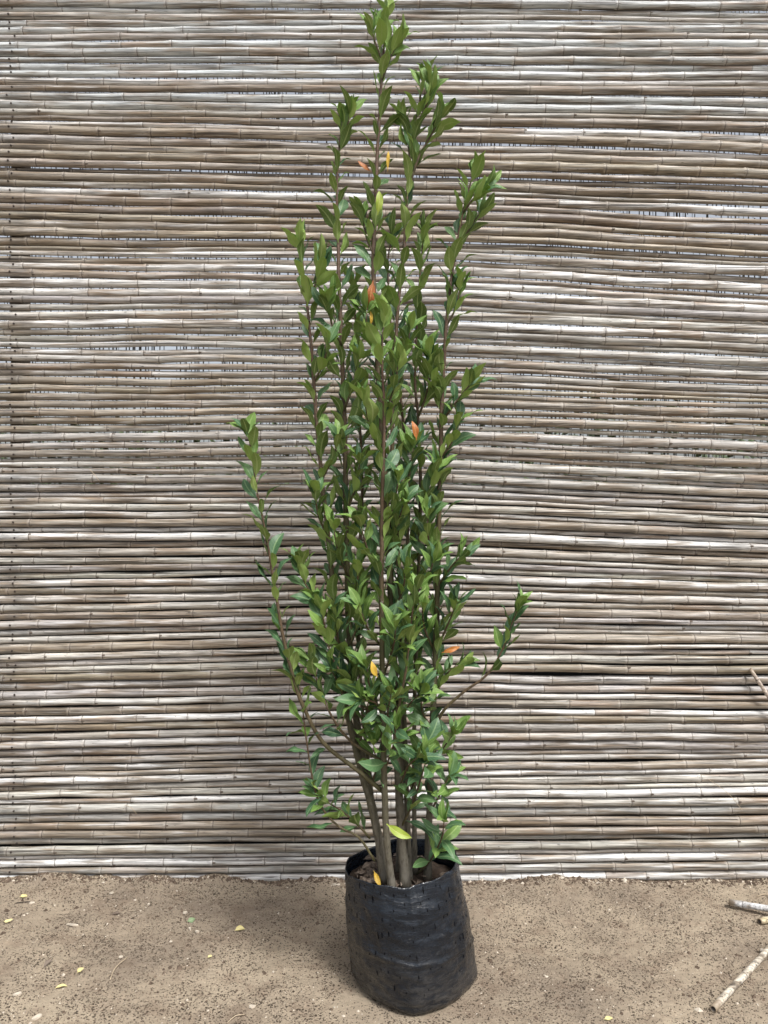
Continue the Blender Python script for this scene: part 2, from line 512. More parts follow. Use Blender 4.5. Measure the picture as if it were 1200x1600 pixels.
def build_fence():
    r = random.Random(5)
    n = 121
    dia, gap, meta = [], [], []
    for i in range(n):
        ypx_a = 1385 - i * 11.75
        thick = (i % 2 == 0) if r.random() < 0.72 else r.random() < 0.5
        dl = max(0.019, r.gauss(0.0275, 0.0032))
        dr = r.uniform(0.032, 0.041) if thick else r.uniform(0.014, 0.023)
        if r.random() < 0.12: dl = r.uniform(0.014, 0.019)
        d = [min(0.041, max(0.011, dl + (dr - dl) * (x + 1.47) / 2.94)) for x in ST]
        up = min(1, max(0, (760 - ypx_a) / 300.0))
        amp = 0.0016 + 0.0036 * up
        g_ = []
        for x in ST:
            q = noise.noise((x * 1.1, i * 3.7, 0.4)) + 0.5 * noise.noise((x * 3.1, i * 5.1, 8.4))
            pin = 1.0 - math.exp(-((x + 1.50) / 0.42) ** 2)
            v = 0.0002 + amp * max(0.0, q - 0.02) * 2.3 * pin
            px = 600 + x / PX
            for gx, gy, gw, gs in BIG_GAPS:
                if abs(ypx_a - gy) < 5.9: v += gs * PX * 0.8 * math.exp(-((px - gx) / gw) ** 2)
            g_.append(v)
        dia.append(d); gap.append(g_); meta.append(ypx_a)
    dia = np.array(dia); gap = np.array(gap)
    tot = 121 * 11.75 * PX
    cum = np.cumsum(dia + gap, axis=0)
    sc = tot / cum[-1]
    dia = dia * np.clip(sc, 0.9, 1.15)
    zc = (cum - gap) * sc - dia / 2 - 0.012
    # rows run straight; only each cane's own crookedness stays
    dev = np.zeros_like(zc)
    for i in range(n):
        w = np.abs(ST) < 1.9
        q = np.polyfit(ST[w], zc[i][w], 1)
        dev[i] = zc[i] - np.polyval(q, ST)
    com = np.zeros_like(dev)
    for i in range(n):
        a, c = max(0, i - 5), min(n, i + 6)
        com[i] = dev[a:c].mean(axis=0)
    zc -= 0.85 * com
    # the rows arch up in the middle
    for i in range(n):
        for k, x in enumerate(ST):
            px = 600 + x / PX
            py = (CAM_H - zc[i, k]) / PX + 800
            if px < 500: t, tab = (500 - px), SL_L; dy = -np.interp(py, SL_Y, tab) / 400 * t
            elif px > 700: t, tab = (px - 700), SL_R; dy = np.interp(py, SL_Y, tab) / 400 * t
            else: dy = 0
            zc[i, k] -= dy * PX
    for i in range(n):
        ypx = meta[i]
        z0, z1 = XL + r.uniform(-0.05, 0.05), XR + r.uniform(-0.08, 0.05)
        depth = max(-0.006, min(0.005, r.gauss(0, 0.0045))) + (0.0035 if dia[i].mean() < 0.023 else 0)
        small = dia[i].mean() < 0.024
        # node positions: shorter joints towards the thick end
        nodes, x = [], z0 + r.uniform(0, 0.2)
        while x < z1:
            nodes.append(x)
            dd = np.interp(x, ST, dia[i])
            x += (0.262 - 4.8 * (dd - 0.02)) * r.uniform(0.84, 1.1)
        kink = [r.gauss(0, 0.0012 if not small else 0.0018) for _ in nodes]
        prof = []     # x, radius factor, ring, pale, seg
        k = 0
        cuts = [z0] + nodes + [z1]
        bul = r.uniform(0.04, 0.13)
        for s in range(len(cuts) - 1):
            a, c = cuts[s], cuts[s + 1]
            tone = r.random()
            if s > 0:
                prof += [(a - 0.013, 1.0, 0, 0.0, ptone), (a - 0.0058, 1 + bul * 0.8, 0, 1.0, ptone), (a - 0.0025, 1 + bul, 0.1, 0.6, ptone),
                         (a, 0.965, 1.0, 0, tone), (a + 0.0025, 1 + bul * 0.7, 0.1, 0.9, tone), (a + 0.009, 1.005, 0, 0.3, tone)]
            m = max(1, int((c - a) / 0.06))
            for q in range(m):
                xx = a + (c - a) * (q + 0.5) / m
                if xx - a > 0.016 and c - xx > 0.016: prof.append((xx, 0.975 if m > 1 else 0.98, 0, 0, tone))
            ptone = tone
        prof = [(z0, 0.97, 0, 0, 0.5)] + [p for p in prof if z0 + 0.002 < p[0] < z1 - 0.002] + [(z1, 0.97, 0, 0, 0.5)]
        prof.sort(key=lambda p: p[0])
        pts, rad, ring, pale, seg, cut = [], [], [], [], [], []
        ph = r.uniform(0, 50)
        for (x, f, rg, pl, sg) in prof:
            z = np.interp(x, ST, zc[i])
            # smooth the station polyline a little
            z = 0.5 * z + 0.25 * (np.interp(x - 0.05, ST, zc[i]) + np.interp(x + 0.05, ST, zc[i]))
            wy = 0.0035 * noise.noise((x * 2.0, ph, 0)) + 0.0012 * noise.noise((x * 8.0, ph, 3))
            wz = 0.0009 * noise.noise((x * 6.5, ph, 6)) + float(np.interp(x, nodes, kink))
            rr = np.interp(x, ST, dia[i]) / 2 * f * (0.935 + 0.095 * min(1, max(0, (760 - ypx) / 260.0)))
            pts.append(Vector((x, depth + wy, z + wz))); rad.append(float(rr))
            ring.append(rg); pale.append(pl); seg.append(sg); cut.append(1.0 if x in (z0, z1) else 0.0)
        mb = MB()
        tube(mb, pts, rad, 12, True, 0, ring=ring, pale=pale, seg=seg, cut=cut)
        # dormant buds at some nodes
        for ni, a in enumerate(nodes):
            if not -1.7 < a < 1.7 or r.random() > (0.42 if small else 0.22): continue
            z = np.interp(a, ST, zc[i]); rr = np.interp(a, ST, dia[i]) / 2
            ang = r.uniform(-0.8, 0.8)
            cx = Vector((a + 0.004, depth - math.cos(ang) * rr * 1.02, z + math.sin(ang) * rr))
            u, w, h = Vector((1, 0, 0)), Vector((0, math.sin(ang), math.cos(ang))), Vector((0, -math.cos(ang), math.sin(ang)))
            vs_ = [cx + h * 0.0022]
            for t in range(8):
                aa = t * math.pi / 4
                vs_.append(cx + u * math.cos(aa) * 0.0075 * r.uniform(0.7, 1.2) + w * math.sin(aa) * 0.0038 - h * 0.0012)
            mb.add(vs_, [(0, 1 + t, 1 + (t + 1) % 8) for t in range(8)], 1)
        o = mb.build('cane', [M['cane'], M['bud']], fence)
        # colour of this cane: tan bands, silvery canes, and sky blue painted in at the top
        tan = 0.24 + 0.58 * math.exp(-((ypx - 330) / 95) ** 2) + 0.55 * math.exp(-((ypx - 640) / 55) ** 2) + 0.30 * math.exp(-((ypx - 180) / 60) ** 2)
        q = r.random()
        if q < tan: cc = (r.uniform(0.17, 0.34),) ; cc = (cc[0], cc[0] * r.uniform(0.82, 0.88), cc[0] * r.uniform(0.60, 0.72))
        elif q > 0.80: v = r.uniform(0.56, 0.74); cc = (v, v * 1.0, v * 0.99)
        else: v = r.uniform(0.27, 0.52); cc = (v, v * r.uniform(0.94, 0.99), v * r.uniform(0.85, 0.95))
        if ypx < 190 and r.random() < 0.6: v = r.uniform(0.42, 0.58); cc = (v * 0.93, v, v * 1.03)  # blue sky reflection put into the colour of the topmost canes
        o.color = (*cc, 1)
        if r.random() < 0.9:
            xa = -1.414 + r.gauss(0, 0.007) + 0.02 * (ypx / 1400 - 0.5)
            z = float(np.interp(xa, ST, zc[i])); rr = float(np.interp(xa, ST, dia[i])) / 2
            nb = MB()
            c0 = Vector((xa, depth - rr - 0.0035, z + r.uniform(-0.25, 0.25) * rr))
            tube(nb, [c0, c0 + Vector((0, 0.0018, 0)), c0 + Vector((0, 0.0019, 0)), c0 + Vector((0, 0.012, 0))], [0.0036, 0.0040, 0.0015, 0.0015], 8)
            nb.build('nail', [M['nail']], o)
    # loose fibres torn from the rind
    for (a, bb, c) in [((1108, 1218), (1138, 1240), (1160, 1266)), ((195, 1258), (205, 1262), (214, 1273)), ((372, 1258), (378, 1264), (386, 1268)),
                       ((940, 506), (965, 513), (988, 517)), ((140, 733), (148, 742), (155, 752)), ((1175, 506), (1185, 502), (1195, 507))]:
        pp = [P(*a, FY - 0.022) , P(*bb, FY - 0.036), P(*c, FY - 0.026)]
        pp = [p - Vector((0, FY, 0)) for p in pp]
        cv = catmull(pp, 0.01)
        nb = MB(); tube(nb, cv, [0.0009] * len(cv), 5)
        nb.build('loose_fibre', [M['straw']], fence)


build_fence()

# posts that carry the canes
for (x, w, lab) in [(-1.420, 0.026, 'dark timber post behind the nailed left ends of the canes'), (1.72, 0.07, 'dark timber post behind the canes, beyond the right edge')]:
    mb = MB()
    y0, y1, z1, bv = FY + 0.030, FY + 0.030 + 0.07, 3.42, 0.008
    prof = [(-w + bv, 0), (w - bv, 0), (w, bv), (w, 0.07 - bv), (w - bv, 0.07), (-w + bv, 0.07), (-w, 0.07 - bv), (-w, bv)]
    rows = [-0.2] + [0.3 * k for k in range(1, 11)] + [z1]
    vs_ = [(x + a + 0.003 * noise.noise((z * 2, a, 1)), y0 + b_, z) for z in rows for a, b_ in prof]
    fs_ = [(k * 8 + s, k * 8 + (s + 1) % 8, (k + 1) * 8 + (s + 1) % 8, (k + 1) * 8 + s) for k in range(len(rows) - 1) for s in range(8)]
    fs_ += [tuple(range(7, -1, -1)), tuple((len(rows) - 1) * 8 + s for s in range(8))]
    mb.add(vs_, fs_)
    tag(mb.build('timber_post', [M['post']], smooth=False), lab, 'post')

# open net stretched behind the upper canes
mb = MB()
yN = FY + 0.115
rn = random.Random(4)
x = -2.3
while x < 2.4:
    x += rn.choice((0.006, 0.009, 0.013, 0.019))
    za = 1.55
    while za < 3.45:                     # short uneven runs of thread, some broken
        zb = min(3.46, za + rn.uniform(0.05, 0.35))
        if rn.random() < 0.72:
            w = rn.uniform(0.0010, 0.0030); xa, xb = x + rn.uniform(-0.004, 0.004), x + rn.uniform(-0.004, 0.004)
            mb.add([(xa - w, yN, za), (xa + w, yN, za), (xa, yN + 0.003, za), (xb - w, yN, zb), (xb + w, yN, zb), (xb, yN + 0.003, zb)],
                   [(0, 1, 4, 3), (1, 2, 5, 4), (2, 0, 3, 5)])
        za = zb
tag(mb.build('shade_net', [M['net']], smooth=False), 'open grey net seen as dark teeth in the upper fence gaps', 'net')

# dark cloth behind the lower canes, put in to block light and darken gaps
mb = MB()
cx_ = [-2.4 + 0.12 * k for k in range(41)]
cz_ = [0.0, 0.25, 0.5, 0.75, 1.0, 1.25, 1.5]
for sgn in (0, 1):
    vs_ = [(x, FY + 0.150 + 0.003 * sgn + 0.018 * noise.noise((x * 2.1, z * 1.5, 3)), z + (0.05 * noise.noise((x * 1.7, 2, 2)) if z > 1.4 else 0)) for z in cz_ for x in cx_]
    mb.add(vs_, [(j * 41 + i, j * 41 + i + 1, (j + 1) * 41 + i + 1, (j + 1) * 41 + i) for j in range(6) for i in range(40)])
tag(mb.build('gap_darkening_cloth', [M['cloth']]), 'dark grey cloth in the lower fence gaps, added to block light from behind', 'cloth')

# hedge on the far side of the fence
def build_hedge():
    r = random.Random(8)
    mb = MB()
    for k in range(9000):
        x = r.uniform(-6.5, 6.5)
        top = 2.05 + 0.35 * noise.noise((x * 0.9, 0.2, 4)) + 0.15 * noise.noise((x * 3, 1.2, 4))
        z = top * (r.random() ** 0.8)
        y = 5.3 + r.uniform(-0.4, 0.4) * (1 - 0.5 * z / top)
        a, t = r.uniform(0, 6.28), r.uniform(-0.9, 0.9)
        u = Vector((math.cos(a) * math.cos(t), math.sin(a) * math.cos(t), math.sin(t)))
        w = u.cross(Vector((r.uniform(-1, 1), r.uniform(-1, 1), 1))).normalized()
        l, b_ = r.uniform(0.05, 0.10), r.uniform(0.018, 0.035)
        c = Vector((x, y, z))
        nn = u.cross(w) * 0.008
        mb.add([c, c + u * l * 0.5 + w * b_ + nn, c + u * l, c + u * l * 0.5 - w * b_ + nn, c + u * l * 0.5], [(0, 1, 4), (1, 2, 4), (2, 3, 4), (3, 0, 4)])
    for k in range(24):
        x = -6.2 + k * 0.54
        pts = [Vector((x + 0.08 * noise.noise((q, k, 1)), 5.3 + 0.08 * noise.noise((q, k, 5)), q * 0.35)) for q in range(6)]
        tube(mb, pts, [0.022, 0.02, 0.017, 0.014, 0.01, 0.006], 6)
    tag(mb.build('hedge', [M['hedge']], smooth=False), 'dim green hedge glimpsed through gaps of the cane fence', 'hedge', kind='stuff')


build_hedge()

# ------------------------------------------------------------------ grow bag
bag = empty('grow_bag', (0.09, 2.30, 0))
tag(bag, 'black plastic grow bag with punched holes holding the laurel', 'plant bag')


def bag_pt(th, v, inner=0.0):
    """th: angle, -pi/2 faces the camera; v: 0 ground, 1 rim; local to the bag"""
    c, s = math.cos(th), math.sin(th)
    n = 1.42 + 0.58 * min(1, v * 1.25) ** 0.8
    e = (abs(c) ** n + abs(s) ** n) ** (-1.0 / n)
    rx = 0.186 + (0.169 - 0.186) * v
    ry = 0.178 + (0.163 - 0.178) * v
    # belly of the soil inside
    bul = 1 + 0.035 * math.sin(math.pi * min(1, v / 0.95)) ** 2
    tuck = 1 - 0.10 * max(0, 1 - v / 0.07) ** 2
    k = e * bul * tuck
    x, y = rx * k * c, ry * k * s
    # creases: long folds down the film, slack ripples across it
    d = 0.0030 * noise.noise((c * 1.6, s * 1.6, v * 8.0)) + 0.0018 * noise.noise((c * 3.2, s * 3.2, v * 19.0 + 4))
    d += 0.0020 * noise.noise((c * 7, s * 7, v * 3.0 + 9))
    # sharp folds where the film has been crumpled
    for a_, b_, c_, am in ((1.5, 7.0, 3.0, 0.008), (2.6, 3.2, 11.0, 0.006), (4.0, 10.0, 20.0, 0.0015)):
        d += am * (0.14 - min(0.30, abs(noise.noise((c * a_ + c_, s * a_, v * b_ + c * 1.4)))))
    front = math.exp(-((th + math.pi / 2 - 0.10 - 0.05 * v) / 0.045) ** 2)
    d += 0.0035 * front * (0.35 + 0.65 * v) - 0.004 * math.exp(-((th + math.pi / 2 - 0.20) / 0.05) ** 2) * v
    d -= 0.004 * math.exp(-((th + 0.70) / 0.07) ** 2) * v
    d += 0.0035 * math.exp(-((v - 0.42 - 0.03 * math.sin(th * 2)) / 0.022) ** 2) * max(0, -s)
    d += 0.0030 * math.exp(-((v - 0.60 + 0.05 * math.cos(th)) / 0.018) ** 2) * max(0, noise.noise((th * 2, 1, 1)) + 0.3)
    q = 1 + (d - inner) / 0.17
    x *= q; y *= q
    x += -0.040 * v + 0.010 * (1 - v) ** 2 * max(0.0, c)
    y += -0.008 * (1 - v) ** 2 * max(0.0, -s)
    # slack film above the soil leans in at the front
    lean = max(0.0, (v - 0.80) / 0.20) * math.exp(-((th + math.pi / 2 + 0.05) / 0.75) ** 2)
    y += 0.016 * lean
    rim = 0.352 + 0.017 * c + 0.006 * math.sin(2 * th + 0.6) + 0.004 * math.sin(5 * th) + 0.007 * noise.noise((c * 2.4, s * 2.4, 8.0))
    z = v * rim + 0.002
    return Vector((x, y, z))


def build_bag():
    NTh, NV = 180, 96
    mb = MB()
    vs_, fs_ = [], []
    for j in range(NV + 1):
        for i in range(NTh): vs_.append(bag_pt(2 * math.pi * i / NTh - math.pi, j / NV))
    inn = [1.0 - 0.24 * j / 14 for j in range(15)]
    for v in inn:
        for i in range(NTh): vs_.append(bag_pt(2 * math.pi * i / NTh - math.pi, v, 0.0018))
    rows = NV + 1 + len(inn)
    for j in range(rows - 1):
        for i in range(NTh):
            q = (i + 1) % NTh
            fs_.append((j * NTh + i, j * NTh + q, (j + 1) * NTh + q, (j + 1) * NTh + i))
    fs_.append(tuple(range(NTh - 1, -1, -1)))
    mb.add(vs_, fs_)
    mb.build('film', [M['bag']], bag)
    # punched holes, stretched upright
    r = random.Random(3)
    hb = MB()
    for row, v0 in enumerate((0.95, 0.87, 0.80, 0.70, 0.60, 0.48, 0.34, 0.20)):
        for k in range(46):
            if r.random() < 0.35: continue
            th = -math.pi + 2 * math.pi * (k + 0.5 * (row % 2)) / 46 + r.gauss(0, 0.03)
            v = v0 + r.gauss(0, 0.022)
            hw, hh = r.uniform(0.0012, 0.0021), r.choice((0.003, 0.0045, 0.006, 0.0095)) * r.uniform(0.7, 1.2)
            ring_ = []
            p0 = bag_pt(th, v)
            eps = 0.01
            tu = (bag_pt(th + eps, v) - bag_pt(th - eps, v)).normalized()
            tv = (bag_pt(th, v + eps) - bag_pt(th, v - eps)).normalized()
            nn = tu.cross(tv).normalized()
            if nn.dot(Vector((math.cos(th), math.sin(th), 0))) < 0: nn = -nn
            for t in range(8):
                aa = t * math.pi / 4
                pp = bag_pt(th + hw * math.cos(aa) / 0.175, v + hh * math.sin(aa) / 0.35)
                ring_.append(pp + nn * 0.0007)
            hb.add([p0 + nn * 0.0007] + ring_, [(0, 1 + t, 1 + (t + 1) % 8) for t in range(8)])
    o = hb.build('punched_hole', [M['hole']], bag)
    o['kind'] = 'stuff'
    # soil
    sb = MB()
    rr = [0.0, 0.03, 0.06, 0.09, 0.12, 0.14, 0.152, 0.164]
    vs_, fs_ = [], []
    for j, q in enumerate(rr):
        for i in range(48):
            a = 2 * math.pi * i / 48
            x, y = -0.034 + q * math.cos(a), q * math.sin(a) * (0.97 if math.sin(a) > 0 else 0.93)
            z = 0.298 + 0.010 * noise.noise((x * 14, y * 14, 2)) + 0.006 * noise.noise((x * 45, y * 45, 2)) + 0.016 * math.exp(-(q / 0.07) ** 2)
            vs_.append((x, y, z))
    for j in range(len(rr) - 1):
        for i in range(48):
            k = (i + 1) % 48
            fs_.append((j * 48 + i, j * 48 + k, (j + 1) * 48 + k, (j + 1) * 48 + i))
    sb.add(vs_, fs_)
    return sb.build('soil', [M['soil']], bag)


soil = build_bag()

# ------------------------------------------------------------------ leaf meshes
def leaf_geo(seed, length=1.0, width=0.38, fold=0.25, curl=0.35, wave=0.03, thin=0.005, tip=1.0, ns=9):
    """two skins: upper faces index 0, under faces index 1; base at the origin, along +Y, upper side +Z"""
    r = random.Random(seed)
    nu = 4
    ph = [r.uniform(0, 6.28) for _ in range(4)]
    side = r.uniform(-0.10, 0.10)
    up, across, along = [], [], []
    for j in range(ns + 1):
        t = j / ns
        # short stalk, widest below the middle, drawn-out tip
        if t < 0.10: w = 0.016 + 0.02 * (t / 0.10)
        else:
            s = (t - 0.10) / 0.90
            w = 0.5 * width * (math.sin(math.pi * s ** 0.92) ** 0.80 * (1 - 0.10 * s) if 0 < s < 1 else 0.0) + 0.010 * (1 - s)
        ang = curl * (t - 0.15) ** 2
        yy, zz = t * (1 - 0.25 * abs(ang)), -ang * t + 0.0
        sx_ = side * math.sin(math.pi * t)
        for i in range(nu + 1):
            u = -1 + 2 * i / nu
            x = u * w * (1 + 0.06 * math.sin(9 * t + ph[0] + u))
            z = zz + abs(u) * w * fold + wave * abs(u) * math.sin(2 * math.pi * 1.6 * t + ph[1] + (1.7 if u > 0 else 0)) * math.sin(math.pi * t)
            up.append((x + sx_, yy, z)); across.append(u); along.append(t)
    n = len(up)
    dn = [(x, y, z - thin) for x, y, z in up]
    fu, fd = [], []
    for j in range(ns):
        for i in range(nu):
            a = j * (nu + 1) + i
            fu.append((a, a + 1, a + nu + 2, a + nu + 1))
            fd.append((n + a, n + a + nu + 1, n + a + nu + 2, n + a + 1))
    v = [(x * length, y * length, z * length) for x, y, z in up + dn]
    return v, fu, fd, across * 2, along * 2


LEAF = []
for k in range(10):
    rr = random.Random(100 + k)
    LEAF.append(leaf_geo(k, 1.0, rr.uniform(0.30, 0.41), rr.uniform(0.04, 0.34), rr.uniform(-0.15, 0.45), rr.uniform(0.015, 0.05)))
LEAF_ME = []
for k, (v, fu, fd, ac, al) in enumerate(LEAF):
    mb = MB(); mb.add(v, fu + fd, [0] * len(fu) + [1] * len(fd), across=ac, along=al)
    LEAF_ME.append(mb.mesh('leaf', [M['leaf_up'], M['leaf_dn']]))


def leaf_obj(name, k, mat4, parent, mats):
    o = bpy.data.objects.new(name, LEAF_ME[k])
    link(o, parent)
    if parent is not None:
        o.matrix_parent_inverse = Matrix()
        o.matrix_local = Matrix.Translation(parent.location).inverted() @ mat4 if parent.parent is None else mat4
    else:
        o.matrix_world = mat4
    for s in (0, 1):
        o.material_slots[s].link = 'OBJECT'
        o.material_slots[s].material = M[mats[s]]
    return o


def leaf_matrix(base, d, up, size, wscale=1.0):
    """leaf from base along d with its upper side towards up"""
    y = d.normalized()
    z = (up - y * up.dot(y))
    z = z.normalized() if z.length > 1e-4 else y.orthogonal().normalized()
    x = y.cross(z)
    m = Matrix((x, y, z)).transposed().to_4x4()
    return Matrix.Translation(base) @ m @ Matrix.Diagonal((size * wscale, size, size, 1))


# ------------------------------------------------------------------ the laurel
tree = empty('bay_laurel', (0.045, 2.27, 0.30))
tag(tree, 'tall multi-stemmed bay laurel growing from the black bag', 'tree')
